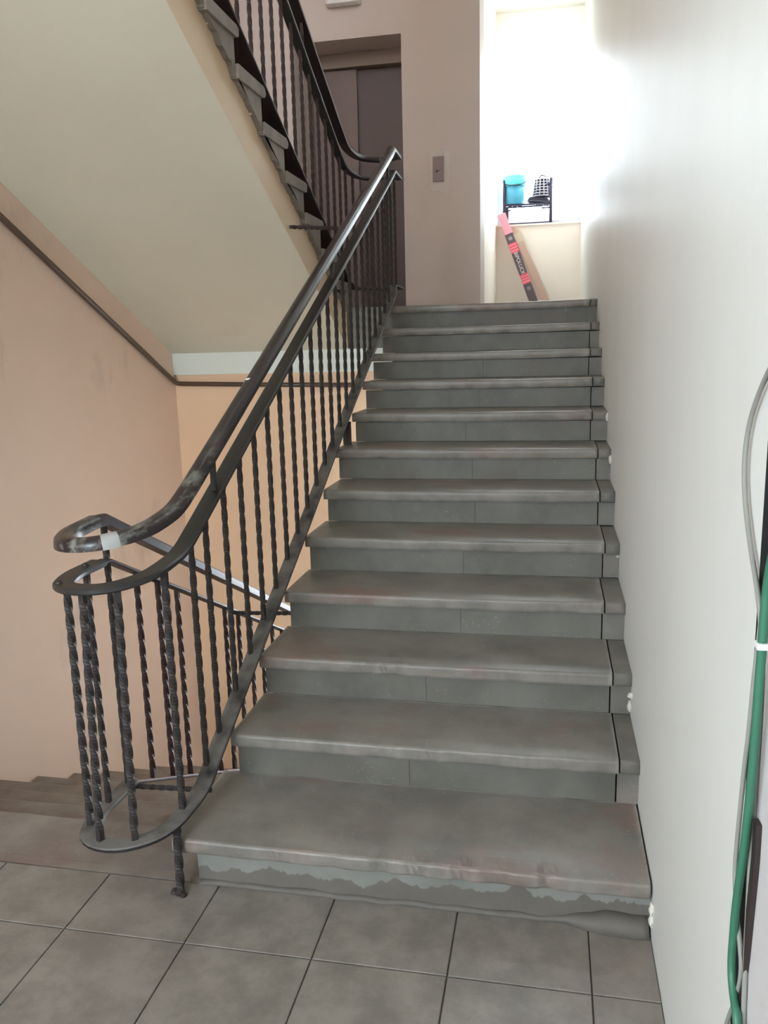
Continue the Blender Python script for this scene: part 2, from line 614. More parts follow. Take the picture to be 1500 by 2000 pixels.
# lift door
YD = YW + .30
dr = struct(boxes('door_1', [(DX0, DX1, YD - .0, YD + .10, DZ1 - .115, DZ1), (DX0, DX0 + .06, YD, YD + .10, ZL, DZ1 - .115), (DX1 - .03, DX1, YD + .02, YD + .10, ZL, DZ1 - .115)], M['frame'], None, .004))
box('door_panel', DX0 + .06, -1.93, YD + .045, YD + .075, ZL + .01, DZ1 - .118, M['door'], dr, .004)
box('door_panel', -1.945, DX1 - .028, YD + .082, YD + .11, ZL + .01, DZ1 - .118, M['door_dark'], dr, .004)
struct(box('wall_shaft', DX0 - .1, DX1 + .1, YD + .12, YD + .16, ZL, 4.2, M['black']))
# passage to the window
struct(box('wall_passage', -1.30, -.858, YW + .42, 7.35, ZL, 5.2, M['wall_passage']))
WZ0, WZ1 = 2.762, 4.385
we = struct(boxes('wall_end', [(-.858, XW, 7.0, 7.26, ZL, WZ0), (-.858, XW, 7.0, 7.26, WZ1, 5.2)], M['wall_passage']))
w1 = struct(boxes('window_1', [(-.858, -.808, 7.19, 7.24, WZ0, WZ1), (-.05, XW, 7.19, 7.24, WZ0, WZ1), (-.808, -.05, 7.19, 7.24, WZ0, WZ0 + .05), (-.808, -.05, 7.19, 7.24, WZ1 - .05, WZ1)], M['winframe'], None, .004))
box('pane', -.808, -.05, 7.212, 7.218, WZ0 + .05, WZ1 - .05, M['glass'], w1)
box('window_sill', -.856, XW - .002, 6.975, 7.19, WZ0 - .02, WZ0, M['wall_passage'], w1, .004)
struct(box('ceiling', -.90, XW, YW + .0, 7.35, 4.765, 4.95, M['ceiling']))
# ceilings of landing and shafts
struct(box('ceiling.001', XWALL, XW, YTOP - .2, YW + .1, 5.2, 5.4, M['ceiling']))
struct(box('ceiling.002', XWALL - .05, XW + .05, YB, -.30, ZCEIL, 3.6, M['ceiling']))
struct(box('ceiling.003', XWALL, -1.30, -.4, YTOP - .2, 5.3, 5.4, M['ceiling']))
struct(box('wall_upper', XWALL, -1.30, -.5, -.32, 3.6, 5.4, M['wall_left']))
def sloped_soffit():
    bm = bmesh.new()
    q = [(-.30, ZCEIL), (YTOP, 5.2), (YTOP, 5.4), (-.30, 3.6)]
    a = [bm.verts.new((XL, y, z)) for y, z in q]
    b = [bm.verts.new((XW, y, z)) for y, z in q]
    bm.faces.new(a)
    bm.faces.new(b[::-1])
    for i in range(4):
        bm.faces.new((a[i], b[i], b[(i + 1) % 4], a[(i + 1) % 4]))
    fix_normals(bm)
    return struct(mesh_obj('ceiling.004', bm, M['soffit']))
sloped_soffit()
# wall behind the camera
BX0, BX1, BZ0, BZ1 = -2.5, -1.0, 1.0, 2.7
struct(boxes('wall_front', [(XWALL - .25, BX0, YB - .2, YB, -.2, ZCEIL), (BX1, XW + .25, YB - .2, YB, -.2, ZCEIL), (BX0, BX1, YB - .2, YB, -.2, BZ0), (BX0, BX1, YB - .2, YB, BZ1, ZCEIL)], M['wall_left']))
w3 = struct(boxes('window_3', [(BX0, BX0 + .06, YB - .12, YB - .06, BZ0, BZ1), (BX1 - .06, BX1, YB - .12, YB - .06, BZ0, BZ1), (BX0 + .06, BX1 - .06, YB - .12, YB - .06, BZ0, BZ0 + .06), (BX0 + .06, BX1 - .06, YB - .12, YB - .06, BZ1 - .06, BZ1)], M['winframe']))
box('pane', BX0 + .06, BX1 - .06, YB - .093, YB - .087, BZ0 + .06, BZ1 - .06, M['glass'], w3)
# landing window in the left wall, level with the camera
w2 = struct(boxes('window_2', [(XWALL - .16, XWALL - .10, LY0, LY0 + .06, LZ0, LZ1), (XWALL - .16, XWALL - .10, LY1 - .06, LY1, LZ0, LZ1), (XWALL - .16, XWALL - .10, LY0 + .06, LY1 - .06, LZ0, LZ0 + .06), (XWALL - .16, XWALL - .10, LY0 + .06, LY1 - .06, LZ1 - .06, LZ1), (XWALL - .16, XWALL - .10, (LY0 + LY1) / 2 - .03, (LY0 + LY1) / 2 + .03, LZ0 + .06, LZ1 - .06)], M['winframe']))
for ya_, yb_ in ((LY0 + .06, (LY0 + LY1) / 2 - .03), ((LY0 + LY1) / 2 + .03, LY1 - .06)):
    box('pane', XWALL - .133, XWALL - .127, ya_, yb_, LZ0 + .06, LZ1 - .06, M['glass'], w2)
# bottom of the stair well
struct(box('floor.002', XWALL - .2, XW + .2, -.5, 5.6, -2.4, -2.2, M['slab']))
struct(box('wall_lower', XWALL, XW, -.32, -.12, -2.2, -.25, M['wall_left']))

# ------------------------------------------------------------------ flight 1: the grey steps
def tread_mesh(name, x0, x1, y_front, z_top, depth, mat, parent, seed=0, chips=(), th=.044, rough_edge=.0012):
    """tread slab with a rounded, slightly worn nosing"""
    n = max(2, int((x1 - x0) / (.009 if chips else .022)))
    r = .010
    prof = []                   # (y, z, front weight) going from the back top, over the nosing, to the back underside
    prof.append((depth, 0, 0))
    prof.append((depth - .012, 0, 0))
    prof.append((.06, 0, 0))
    prof.append((.034, 0, .25))
    prof.append((.013, 0, .6))
    for i in range(6):
        a = math.pi / 2 * i / 5
        prof.append((r - r * math.sin(a), -(r - r * math.cos(a)), .3 + .7 * math.sin(a)))
    prof.append((.0, -th + .008, 1))
    prof.append((.006, -th, 1))
    prof.append((depth, -th, 0))
    bm = bmesh.new()
    rings = []
    for i in range(n + 1):
        x = x0 + (x1 - x0) * i / n
        w = mnoise.noise(Vector((x * 14, seed * 3.1, 0))) * rough_edge * 2 + mnoise.noise(Vector((x * 55, seed * 1.7, 2))) * rough_edge
        sag = 0.005 * math.sin(math.pi * (x - x0) / max(.1, x1 - x0)) if x1 - x0 > .5 else 0
        ring = []
        for k, (py, pz, fw) in enumerate(prof):
            yy, zz = py + fw * w, pz - (0 if k in (0, len(prof) - 1) else sag * (.3 + .7 * min(1, fw * 2)) * .6)
            for (cx, cw, cd) in chips:
                g = max(0, 1 - ((x - cx) / cw) ** 2)
                if g > 0 and fw > 0:
                    g = g * (.6 + .4 * mnoise.noise(Vector((x * 90, k * 2.0, seed))))
                    yy += cd * g * fw
                    zz -= cd * .5 * g * (1 if fw < .9 else 0)
            ring.append(bm.verts.new((x, y_front + yy, z_top + zz)))
        rings.append(ring)
    m_ = len(prof)
    for i in range(n):
        for j in range(m_):
            bm.faces.new((rings[i][j], rings[i + 1][j], rings[i + 1][(j + 1) % m_], rings[i][(j + 1) % m_]))
    bm.faces.new(rings[0])
    bm.faces.new(rings[-1][::-1])
    fix_normals(bm)
    o = mesh_obj(name, bm, mat, parent)
    for f in o.data.polygons:
        f.use_smooth = abs(f.normal.x) < .5 and f.center.y < y_front + .016 and f.center.z > z_top - .03 and abs(f.normal.z) < .999
    return o

def noise_box(name, x0, x1, y0, y1, z0, z1, mat, parent, amp=.0015, seg=.03):
    """thin slab whose front face is slightly uneven"""
    bm = bmesh.new()
    nx, nz = max(1, int((x1 - x0) / seg)), max(1, int((z1 - z0) / seg))
    fr = [[None] * (nz + 1) for _ in range(nx + 1)]
    for i in range(nx + 1):
        for j in range(nz + 1):
            x, z = x0 + (x1 - x0) * i / nx, z0 + (z1 - z0) * j / nz
            fr[i][j] = bm.verts.new((x, y0 + amp * mnoise.noise(Vector((x * 9, y0 * 5, z * 9))), z))
    for i in range(nx):
        for j in range(nz):
            bm.faces.new((fr[i][j], fr[i + 1][j], fr[i + 1][j + 1], fr[i][j + 1]))
    b = [bm.verts.new(c) for c in ((x0, y1, z0), (x1, y1, z0), (x1, y1, z1), (x0, y1, z1))]
    bm.faces.new(b[::-1])
    bm.faces.new([fr[i][0] for i in range(nx + 1)][::-1] + [b[0], b[1]])
    bm.faces.new([fr[i][nz] for i in range(nx + 1)] + [b[2], b[3]])
    bm.faces.new([fr[0][j] for j in range(nz + 1)] + [b[3], b[0]])
    bm.faces.new([fr[nx][j] for j in range(nz + 1)][::-1] + [b[1], b[2]])
    fix_normals(bm)
    return mesh_obj(name, bm, mat, parent)

f1 = thing('staircase', 'worn grey painted stone stairs rising from the tiled floor to the lift landing', 'staircase', (-.64, 0, 0))
JX = {1: None, 2: -.060, 3: -.062, 4: -.074, 5: -.058, 6: -.064, 7: -.060, 8: -.075, 9: -.062, 10: -.064, 11: -.05, 12: -.045}
CR = {2: -.70, 3: -.69, 4: -.60, 5: -.62, 6: -.60, 7: -.64, 8: -.70, 9: -.66, 10: -.66}
for k in range(1, 13):
    yk = (k - 1) * D + (-.057 if k == 1 else 0)
    zk = k * H
    xl = XL - {1: .045, 7: .020, 8: .004, 9: .010, 10: .028, 11: .034, 12: .030}.get(k, 0) + random.uniform(-.004, .004)
    chips = ()
    if k == 1:
        chips = ((-.72, .03, .010), (-.62, .035, .010), (-.50, .03, .011), (-.40, .05, .008), (-.27, .025, .012), (-.85, .03, .008), (-1.02, .05, .005))
    elif k == 3:
        chips = ((-.81, .045, .012), (-.88, .03, .006))
    elif k == 2:
        chips = ((-.76, .03, .006), (-.62, .03, .005))
    dep = D + .03 if k < 12 else .06
    if k == 1:
        dep += .06
    j = JX[k]
    xr = j if j else -.004
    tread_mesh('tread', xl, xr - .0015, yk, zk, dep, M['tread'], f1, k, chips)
    if j:
        tread_mesh('end_strip', j + .0035, -.0005, yk + random.uniform(-.002, .004), zk + random.uniform(-.004, .001), dep, M['edge'], f1, k + 40)
    z0 = (k - 1) * H + (.0015 if k > 1 else 0)
    yr = yk + .028
    if k == 1:
        noise_box('riser', XL + .018, -.002, yr, yr + .05, 0, zk - .048, M['first_riser'], f1, .004)
    else:
        jr = j - .006
        c = CR.get(k)
        xrl = xl + .012
        segs = [(xrl, c - .0006), (c + .0006, jr - .002)] if c else [(xrl, jr - .002)]
        for a, b in segs:
            noise_box('riser', a, b, yr + random.uniform(-.001, .001), yr + .04, z0, zk - .049, M['riser'], f1)
        noise_box('riser_end', jr + .003, -.0005, yr - random.uniform(-.003, .004), yr + .04, z0, zk - .05, M['edge'], f1, .004)
# cement fillet along the foot of the first riser
bm = bmesh.new()
N = 70
prev = None
for i in range(N + 1):
    x = -1.265 + 1.26 * i / N
    w = .010 + .012 * abs(mnoise.noise(Vector((x * 9, 0, 1)))) + (.03 if x > -.22 else 0) * min(1, (x + .22) / .1 if x > -.22 else 0)
    h = .010 + .016 * abs(mnoise.noise(Vector((x * 7, 3, 1)))) + (.035 if x > -.22 else 0) * min(1, (x + .22) / .1 if x > -.22 else 0)
    row = [bm.verts.new((x, -.030 - w, .0005)), bm.verts.new((x, -.030 - w * .45, h * .45)), bm.verts.new((x, -.0285, h)), bm.verts.new((x, -.02, .0005))]
    if prev:
        for a in range(4):
            bm.faces.new((prev[a], row[a], row[(a + 1) % 4], prev[(a + 1) % 4]))
    else:
        bm.faces.new(row)
    prev = row
bm.faces.new(prev[::-1])
fix_normals(bm)
mesh_obj('cement_fillet', bm, M['first_riser'], f1, True)
# supporting slab under the steps
bm = bmesh.new()
q = [(-.02, -.24), (.02, .0), (.10, .0), (YTOP + .02, nl(YTOP + .02) - .24), (YTOP + .02, 1.54), (YTOP - .02, 1.45), (.30, -.24)]
a = [bm.verts.new((XL + .03, y, z)) for y, z in q]
b = [bm.verts.new((-.0005, y, z)) for y, z in q]
bm.faces.new(a); bm.faces.new(b[::-1])
for i in range(len(q)):
    bm.faces.new((a[i], b[i], b[(i + 1) % len(q)], a[(i + 1) % len(q)]))
fix_normals(bm)
mesh_obj('slab', bm, M['slab'], f1)
settle(f1)

# ------------------------------------------------------------------ flight down, left of the railing
f3 = thing('staircase.001', 'brown worn stairs going down beside the left wall behind the curved railing', 'staircase', (-2.2, .2, 0))
Y3 = .22
XD = -1.50                     # right end of the descending steps
# landing edge slab of terrazzo
tread_e = box('landing_edge', XWALL + .001, XL + .02, -.032, .004, -.2, -.0005, M['terrazzo'], f3)
bm = bmesh.new()
add_box(bm, XWALL + .001, XL + .02, .005, Y3, -.06, -.0005)
mesh_obj('tread', bm, M['terrazzo'], f3)
for k in range(0, 10):
    y = Y3 + k * D
    z = -k * H
    noise_box('riser', XWALL + .001, XD - .01, y - .05, y - .028, z - H, z - .05, M['riser'], f3)
    if k < 9:
        box('tread', XWALL + .001, XD, y - .03, y + D, z - H - .048, z - H, M['terrazzo'], f3, .006)
settle(f3)

# ------------------------------------------------------------------ flight 2 overhead
f2 = thing('staircase.002', 'overhead flight seen from below with smooth beige soffit and zigzag step ends', 'staircase', (-2.2, 3.3, ZL))

Y2 = 3.345
def nl2(y):
    return 1.95 + (Y2 - y) / D * H
def soff(y):
    return 1.533 + .4795 * (YTOP - y)
ya, yb = YTOP, -.26
bm = bmesh.new()
NS = 40
low, top = [], []
for i in range(NS + 1):
    y = ya + (yb - ya) * i / NS
    low.append((y, soff(y)))
    top.append((y, nl2(y) - .135))
a0 = [bm.verts.new((XS, y, z)) for y, z in low]
a1 = [bm.verts.new((XS, y, z)) for y, z in top]
b0 = [bm.verts.new((XWALL + .001, y, z)) for y, z in low]
b1 = [bm.verts.new((XWALL + .001, y, z)) for y, z in top]
for i in range(NS):
    bm.faces.new((b0[i], b0[i + 1], a0[i + 1], a0[i]))
    bm.faces.new((a0[i], a0[i + 1], a1[i + 1], a1[i]))
    bm.faces.new((a1[i], a1[i + 1], b1[i + 1], b1[i]))
    bm.faces.new((b1[i], b1[i + 1], b0[i + 1], b0[i]))
bm.faces.new((a0[0], a1[0], b1[0], b0[0]))
bm.faces.new((a0[-1], b0[-1], b1[-1], a1[-1]))
fix_normals(bm)
sl = mesh_obj('soffit_slab', bm, M['soffit'], f2)
sl.data.materials.append(M['side'])
for p_ in sl.data.polygons:
    if abs(p_.normal.x) > .7:
        p_.material_index = 1
for k in range(1, 12):
    y, z = Y2 - (k - 1) * D, ZL + k * H
    # tread: rounded nosing towards +y
    prof = [(-D - .02, 0), (-.012, 0)]
    for i in range(7):
        a = math.pi / 2 - math.pi * i / 6
        prof.append((-.012 + .024 * math.cos(a) , -.024 + .024 * math.sin(a)))
    prof += [(-.03, -.052), (-D - .02, -.056)]
    bm = bmesh.new()
    va = [bm.verts.new((XE + random.uniform(-.002, .002), y + py, z + pz)) for py, pz in prof]
    vb = [bm.verts.new((XWALL + .001, y + py, z + pz)) for py, pz in prof]
    bm.faces.new(va); bm.faces.new(vb[::-1])
    for i in range(len(prof)):
        bm.faces.new((va[i], va[(i + 1) % len(prof)], vb[(i + 1) % len(prof)], vb[i]))
    fix_normals(bm)
    mesh_obj('tread', bm, M['step_end'], f2)
    # riser block with ragged mortar underside
    q = [(-.028, -.05), (-.028, -H)]
    nn = 9
    for i in range(nn + 1):
        t_ = i / nn
        yy = -.028 - t_ * (D + .0)
        q.append((yy, -H - .012 + t_ * (H) - .022 * (1 + mnoise.noise(Vector((yy * 22 + k * 5, 0, 0)))) ))
    q.append((-D - .028, -.05))
    bm = bmesh.new()
    xe = XE - .010
    va = [bm.verts.new((xe, y + py, z + pz)) for py, pz in q]
    vb = [bm.verts.new((XWALL + .001, y + py, z + pz)) for py, pz in q]
    bm.faces.new(va); bm.faces.new(vb[::-1])
    for i in range(len(q)):
        bm.faces.new((va[i], va[(i + 1) % len(q)], vb[(i + 1) % len(q)], vb[i]))
    fix_normals(bm)
    mesh_obj('step_block', bm, M['step_end'], f2)
# crumbs of plaster stuck under the step ends
bm = bmesh.new()
for k in range(1, 11):
    for _ in range(3):
        y = Y2 - (k - 1) * D - random.uniform(.05, .3)
        zc = nl2(y) - .175 + random.uniform(-.02, .015)
        g = bmesh.ops.create_icosphere(bm, subdivisions=1, radius=random.uniform(.004, .010))
        for v in g['verts']:
            v.co = v.co * (1 + .3 * mnoise.noise(v.co * 200)) + Vector((XS + .004, y, zc))
cr_ = mesh_obj('plaster_crumbs', bm, M['plaster'], f2)
cr_['kind'] = 'stuff'
settle(f2)

# ------------------------------------------------------------------ railings
def hand_prof(w=.053, h=.034):
    p_ = [(-w / 2, -h / 2), (w / 2, -h / 2)]
    for i in range(9):
        a = math.pi * i / 8
        p_.append((w / 2 * math.cos(a), -h / 2 + .012 + (h - .012) * math.sin(a) ** .7))
    return p_
def flat(w, t):
    b = t * .25
    return [(-w / 2, -t / 2 + b), (-w / 2 + b, -t / 2), (w / 2 - b, -t / 2), (w / 2, -t / 2 + b), (w / 2, t / 2 - b), (w / 2 - b, t / 2), (-w / 2 + b, t / 2), (-w / 2, t / 2 - b)]

def rail(name, pts, prof, mat, parent):
    bm = bmesh.new()
    add_sweep(bm, pts, prof)
    fix_normals(bm)
    o = mesh_obj(name, bm, mat, parent, True)
    try:
        o.data.set_sharp_from_angle(angle=math.radians(40))
    except Exception:
        pass
    return o

XR, XA = -1.31, -1.575
HR, MR, BR = .905, .768, .034   # rail centres above the nosing line
rl = thing('stair_railing', 'black railing of twisted bars curving from the grey stairs round to the flight down', 'railing', (-1.44, 0, 0))
# up arm
YE = 3.50
def up_line(off, ys):
    return [(XR, y, nl(y) + off) for y in ys]
ys = [3.45, 2.8, 2.0, 1.2, .75, .30]
hr_bend = smooth_path([(XR, .30, nl(.30) + HR), (XR, .17, nl(.17) + HR), (XR, .07, 1.095), (XR, -.02, 1.083), (-1.318, -.10, 1.073), (-1.36, -.175, 1.063), (-1.435, -.205, 1.055), (-1.515, -.165, 1.050), (XA + .012, -.06, 1.05), (XA + .004, .04, 1.052)], 2)
hr_top = [(XR, 3.78, 2.795), (XR, 3.56, 2.80)]
rail('handrail', hr_top + up_line(HR, ys[:-1]) + hr_bend + [(XA, .09, 1.053)], hand_prof(), M['handrail'], rl)
slv = [p_ for p_ in hr_bend if -1.405 < p_[0] < -1.345 and p_[1] < -.1]
rail('handrail_sleeve', slv, [(x * 1.045, y * 1.06) for x, y in hand_prof()], M['bare'], rl)['label'] = 'bare worn patch of handrail'
YLOW = 2.6
def down_line(off0, y0, yend=YLOW):
    return [(XA, y0, off0), (XA, yend, off0 - (yend - y0) * H / D)]
rail('handrail_down', [(XA, .088, 1.051), (XA, .150, 1.046)] + down_line(1.046, .150)[1:], hand_prof(.046, .034), M['brown_rail'], rl)['label'] = 'brown handrail going down'
md_bend = smooth_path([(XR, .30, nl(.30) + MR), (XR, .20, nl(.20) + MR), (XR, .09, .963), (XR, -.02, .952), (-1.320, -.09, .944), (-1.365, -.160, .935), (-1.440, -.188, .929), (-1.54, -.155, .925), (XA, -.05, .925), (XA, .05, .925)], 2)
md_top = [(XR, 3.78, 2.655), (XR, 3.56, 2.66)]
rail('mid_rail', md_top + up_line(MR, ys[:-1]) + md_bend + [(XA, .10, .925)], flat(.055, .019), M['midrail'], rl)
rail('mid_rail_down', [(XA, .098, .924), (XA, .140, .922)] + down_line(.922, .140)[1:], flat(.040, .010), M['brown_rail'], rl)['label'] = 'brown flat rail going down'
br_bend = smooth_path([(XR, .30, nl(.30) + BR), (XR, .20, nl(.20) + BR), (XR, .10, .226), (XR + .003, .0, .212), (-1.312, -.07, .207), (-1.345, -.145, .203), (-1.435, -.194, .198), (-1.532, -.162, .193), (XA, -.055, .190), (XA, .05, .187)], 2)
br_top = [(XR, 3.78, 1.935), (XR, 3.50, 1.938)]
bar_line = [(XR + (.012 if y < 1.3 else .005), y, nl(y) + BR) for y in ys[:-1]]
bar_bend = [(p_[0] + .012 * min(1, max(0, (p_[1] + .02) / .12)) * (p_[0] > -1.34), p_[1], p_[2]) for p_ in br_bend]
rail('bottom_bar', br_top + bar_line + bar_bend + [(XA, .165, .185)], flat(.054, .014), M['bar'], rl)
rail('bottom_bar_down', [(XA, .166, .185)] + [(XA, YLOW, .185 - (YLOW - .166) * H / D)], flat(.046, .010), M['brown_bar'], rl)['label'] = 'brown bottom bar going down'
# balusters of the up arm
by = [.164, .274, .43]
while by[-1] < 3.2:
    by.append(by[-1] + D / 2)
by.append(3.47); by.append(3.62)
for i, y in enumerate(by):
    zb = nl(y) + BR if y < 3.45 else 1.938
    zt = nl(y) + MR if y < 3.5 else 2.66
    if y < .2:
        zb, zt = .250, .975
    twisted('baluster', (XR, y, zb), (XR, y, zt), M['baluster'], rl, phase=i * .8)
# balusters round the curve
for i, (x, y, xt, yt) in enumerate([(-1.316, -.005, -1.316, -.005), (-1.388, -.158, -1.378, -.150), (-1.486, -.170, -1.472, -.160), (-1.560, -.096, -1.562, -.092)]):
    twisted('baluster', (x, y, .196), (xt, yt, .930), M['baluster'], rl, phase=i, a=.0090)
twisted('baluster', (XA, .03, .186), (XA, .03, .925), M['baluster'], rl)
# tall post carrying the handrail at the turn, and uprights between the two top rails
twisted('baluster', (XA, .150, .182), (XA, .145, 1.040), M['baluster'], rl)
twisted('baluster', (XR, .36, nl(.36) + MR), (XR, .36, nl(.36) + HR - .01), M['baluster'], rl, plain=.06)
for y in (1.92, 3.40):
    twisted('baluster', (XR, y, nl(y) + MR), (XR, y, nl(y) + HR - .01), M['baluster'], rl, plain=.06)
# foot post in front of the first riser
twisted('foot_post', (-1.300, -.088, 0), (-1.306, -.070, .203), M['baluster'], rl, a=.010, plain=.02)
bm = bmesh.new()
for (fx, fy, fr) in ((-1.300, -.092, .014), (-1.318, -.088, .011), (-1.286, -.100, .010), (-1.322, -.095, .006)):
    g = bmesh.ops.create_icosphere(bm, subdivisions=2, radius=fr)
    for v in g['verts']:
        v.co = v.co * (1 + .4 * mnoise.noise(v.co * 120 + Vector((fx * 50, fy * 50, 0)))) + Vector((fx, fy, .002))
        v.co.z = max(v.co.z, .0005)
mesh_obj('post_foot', bm, M['darkbrown'], rl)
# plate post standing on the seventh step
box('stay_plate', -1.312, -1.270, 2.03, 2.042, 1.0495, 1.168, M['midrail'], rl, .002)
# balusters of the down arm
yd = .31
i = 0
while yd < 2.5:
    zb = .185 - (yd - .166) * H / D
    zt = .922 - (yd - .140) * H / D
    twisted('baluster', (XA, yd, zb), (XA, yd, zt), M['brown_baluster'], rl, phase=i)['label'] = 'brown baluster'
    yd += .138
    i += 1
# twisted cross ties between the two arms
twisted('cross_tie', (XA, .175, .165), (XR - .01, .205, .155), M['baluster'], rl, a=.007, pitch=.12, plain=.01)
twisted('cross_tie', (XA, 1.05, .462), (XL - .02, 1.05, .470), M['baluster'], rl, a=.007, pitch=.12, plain=.01)
twisted('cross_tie', (XS + .004, 2.2, 2.150), (XR - .022, 2.2, 2.130), M['brown_baluster'], rl, a=.008, pitch=.12, plain=.01)
# bolt heads on the mid rail at the turn
for (x, y) in ((-1.545, -.150), (XA + .0, .03)):
    bm = bmesh.new()
    bmesh.ops.create_uvsphere(bm, u_segments=10, v_segments=6, radius=.010)
    for v in bm.verts:
        v.co = Vector((v.co.x + x, v.co.y + y, v.co.z * .8 + .936))
    mesh_obj('bolt_head', bm, M['midrail'], rl, True)
# white paint drop on the handrail
bm = bmesh.new()
bmesh.ops.create_uvsphere(bm, u_segments=10, v_segments=6, radius=.011)
for v in bm.verts:
    v.co = Vector((v.co.x - 1.318, v.co.y + .74, v.co.z * .5 + nl(.74) + HR + .014))
mesh_obj('paint_drop', bm, M['white'], rl, True)
settle(rl)

# overhead railing
X2 = -1.592
r2o = thing('stair_railing.001', 'black railing of twisted bars on the overhead flight in front of the lift', 'railing', (-1.5, 3.0, ZL))
HR2, MR2, BR2 = .90, .722, .030
yo = [-.2, .8, 1.6, 2.4, 2.9]
def l2(off, ys_):
    return [(X2, y, nl2(y) + off) for y in ys_]
def over_top(z, yk, name, off, prof, mat):
    pts = l2(off, yo) + smooth_path([(X2, 2.95, nl2(2.95) + off), (X2, yk, nl2(yk) + off), (X2, yk + .12, z + .01), (X2 + .015, yk + .30, z), (-1.53, yk + .42, z), (-1.45, yk + .48, z), (-1.37, yk + .46, z), (XR - .03, 3.79, z)], 3)
    return rail(name, pts, prof, mat, r2o)
over_top(2.80, 3.36, 'handrail', HR2, hand_prof(), M['handrail'])
over_top(2.66, 3.30, 'mid_rail', MR2, flat(.050, .017), M['midrail'])
over_top(1.94, 3.34, 'bottom_bar', BR2, [(x - .022, y) for x, y in flat(.095, .012)], M['dark_bar'])
y = 3.27
i = 0
while y > -.1:
    twisted('baluster', (X2, y, nl2(y) + BR2), (X2, y, nl2(y) + MR2), M['brown_baluster'], r2o, phase=i * .7)
    y -= D / 2
    i += 1
for (x, y_) in ((X2, 3.42), (X2 + .01, 3.58), (-1.50, 3.74), (-1.40, 3.76)):
    twisted('baluster', (x, y_, 1.94), (x, y_, 2.66), M['brown_baluster'], r2o, phase=i)
for y_ in (2.55, 1.2):
    twisted('baluster', (X2, y_, nl2(y_) + MR2), (X2, y_, nl2(y_) + HR2 - .01), M['brown_baluster'], r2o, plain=.06)
settle(r2o)

# ------------------------------------------------------------------ pipe along left and far wall
xp, yp = XWALL + .022, YTOP
pp = [(xp, -.6, 1.325 + .4875 * (YTOP + .6)), (xp, YTOP - .10, 1.325 + .4875 * .10)]
pp += smooth_path([(xp, YTOP - .06, 1.325 + .4875 * .06), (xp, YTOP - .002, 1.327), (xp + .07, YTOP - .002, 1.325)], 2)
pp += [(-2.2, YTOP - .002, 1.310), (-1.34, YTOP - .002, 1.292)]
tag(tube('wall_pipe', pp, .0165, M['pipe']), 'thin brown pipe slanting down the left wall and along under the beam', 'pipe')

# ------------------------------------------------------------------ lift call panel and wall box
cpn = thing('call_panel', 'small brown-grey steel lift call panel in a plaster patch beside the lift door', 'call panel', (-1.195, YW, 2.86))
box('face_plate', -1.238, -1.152, YW - .016, YW - .002, 2.852, 3.043, M['steel'], cpn, .002)
def disc(name, x, y, z, r, t, mat, par):
    bm = bmesh.new()
    bmesh.ops.create_cone(bm, cap_ends=True, segments=20, radius1=r, radius2=r * .85, depth=t, matrix=Matrix.Translation((x, y, z)) @ Matrix.Rotation(math.pi / 2, 4, 'X'))
    return mesh_obj(name, bm, mat, par)
disc('button', -1.190, YW - .019, 2.945, .014, .008, M['frame'], cpn)
disc('button', -1.205, YW - .018, 2.930, .008, .006, M['black'], cpn)
settle(cpn)
wbx = box('wall_box', -2.07, -1.79, YW - .09, YW - .001, 4.215, 4.40, M['white'], None, .022)
tag(wbx, 'white plastic box on the wall above the lift door, cut by the frame', 'box')

# ------------------------------------------------------------------ things at the passage window
# wire rack on the sill
rk = thing('wire_rack', 'dark wire rack standing on the passage window sill holding buckets', 'rack', (-.54, 7.08, WZ0))
RX0, RX1, RY0, RY1, RZ0, RZ1 = -.776, -.303, 7.02, 7.15, WZ0 + .002, 3.205
for (x, y, r, zt) in ((RX0, RY0, .018, RZ1), (RX1, RY0, .016, RZ1), (RX0, RY1, .014, 3.12), (RX1 - .004, RY1, .014, 3.12)):
    tube('post', [(x, y, RZ0), (x, y, zt)], r, M['rack'], rk, 8)
bm = bmesh.new()
add_box(bm, RX0, RX0 + .045, RY0 - .003, RY0 + .003, RZ0, 2.94)
mesh_obj('side_plate', bm, M['rack'], rk)
for z in (RZ0 + .008, 2.958):
    for (a, b) in (((RX0, RY0), (RX1, RY0)), ((RX0, RY1), (RX1, RY1)), ((RX0, RY0), (RX0, RY1)), ((RX1, RY0), (RX1, RY1))):
        tube('rail', [(a[0], a[1], z), (b[0], b[1], z)], .010, M['rack'], rk, 8)
for i in range(9):
    x = RX0 + (RX1 - RX0) * (i + .5) / 9
    tube('shelf_wire', [(x, RY0, 2.958), (x, RY1, 2.958)], .0022, M['rack'], rk, 6)
for (x0, x1, z) in ((RX0, RX0 + .07, 2.905), (RX1 - .09, RX1, 2.915)):
    tube('hook', [(x0, RY0, z), (x1, RY0, z)], .009, M['rack'], rk, 6)
tube('top_wire', [(RX1, RY0, 3.145), (RX1 - .125, RY0, 3.135)], .010, M['rack'], rk, 6)
settle(rk)

def lathe(name, prof, cx, cy_, mat, parent, n=28, tilt=None):
    bm = bmesh.new()
    rings = []
    for (r, z) in prof:
        rings.append([bm.verts.new((r * math.cos(2 * math.pi * i / n), r * math.sin(2 * math.pi * i / n), z)) for i in range(n)])
    for a, b in zip(rings[:-1], rings[1:]):
        for i in range(n):
            bm.faces.new((a[i], a[(i + 1) % n], b[(i + 1) % n], b[i]))
    bm.faces.new(rings[0][::-1])
    bm.faces.new(rings[-1])
    fix_normals(bm)
    mtx = Matrix.Translation((cx, cy_, 0)) if tilt is None else tilt
    bmesh.ops.transform(bm, matrix=mtx, verts=bm.verts[:])
    return mesh_obj(name, bm, mat, parent, True)

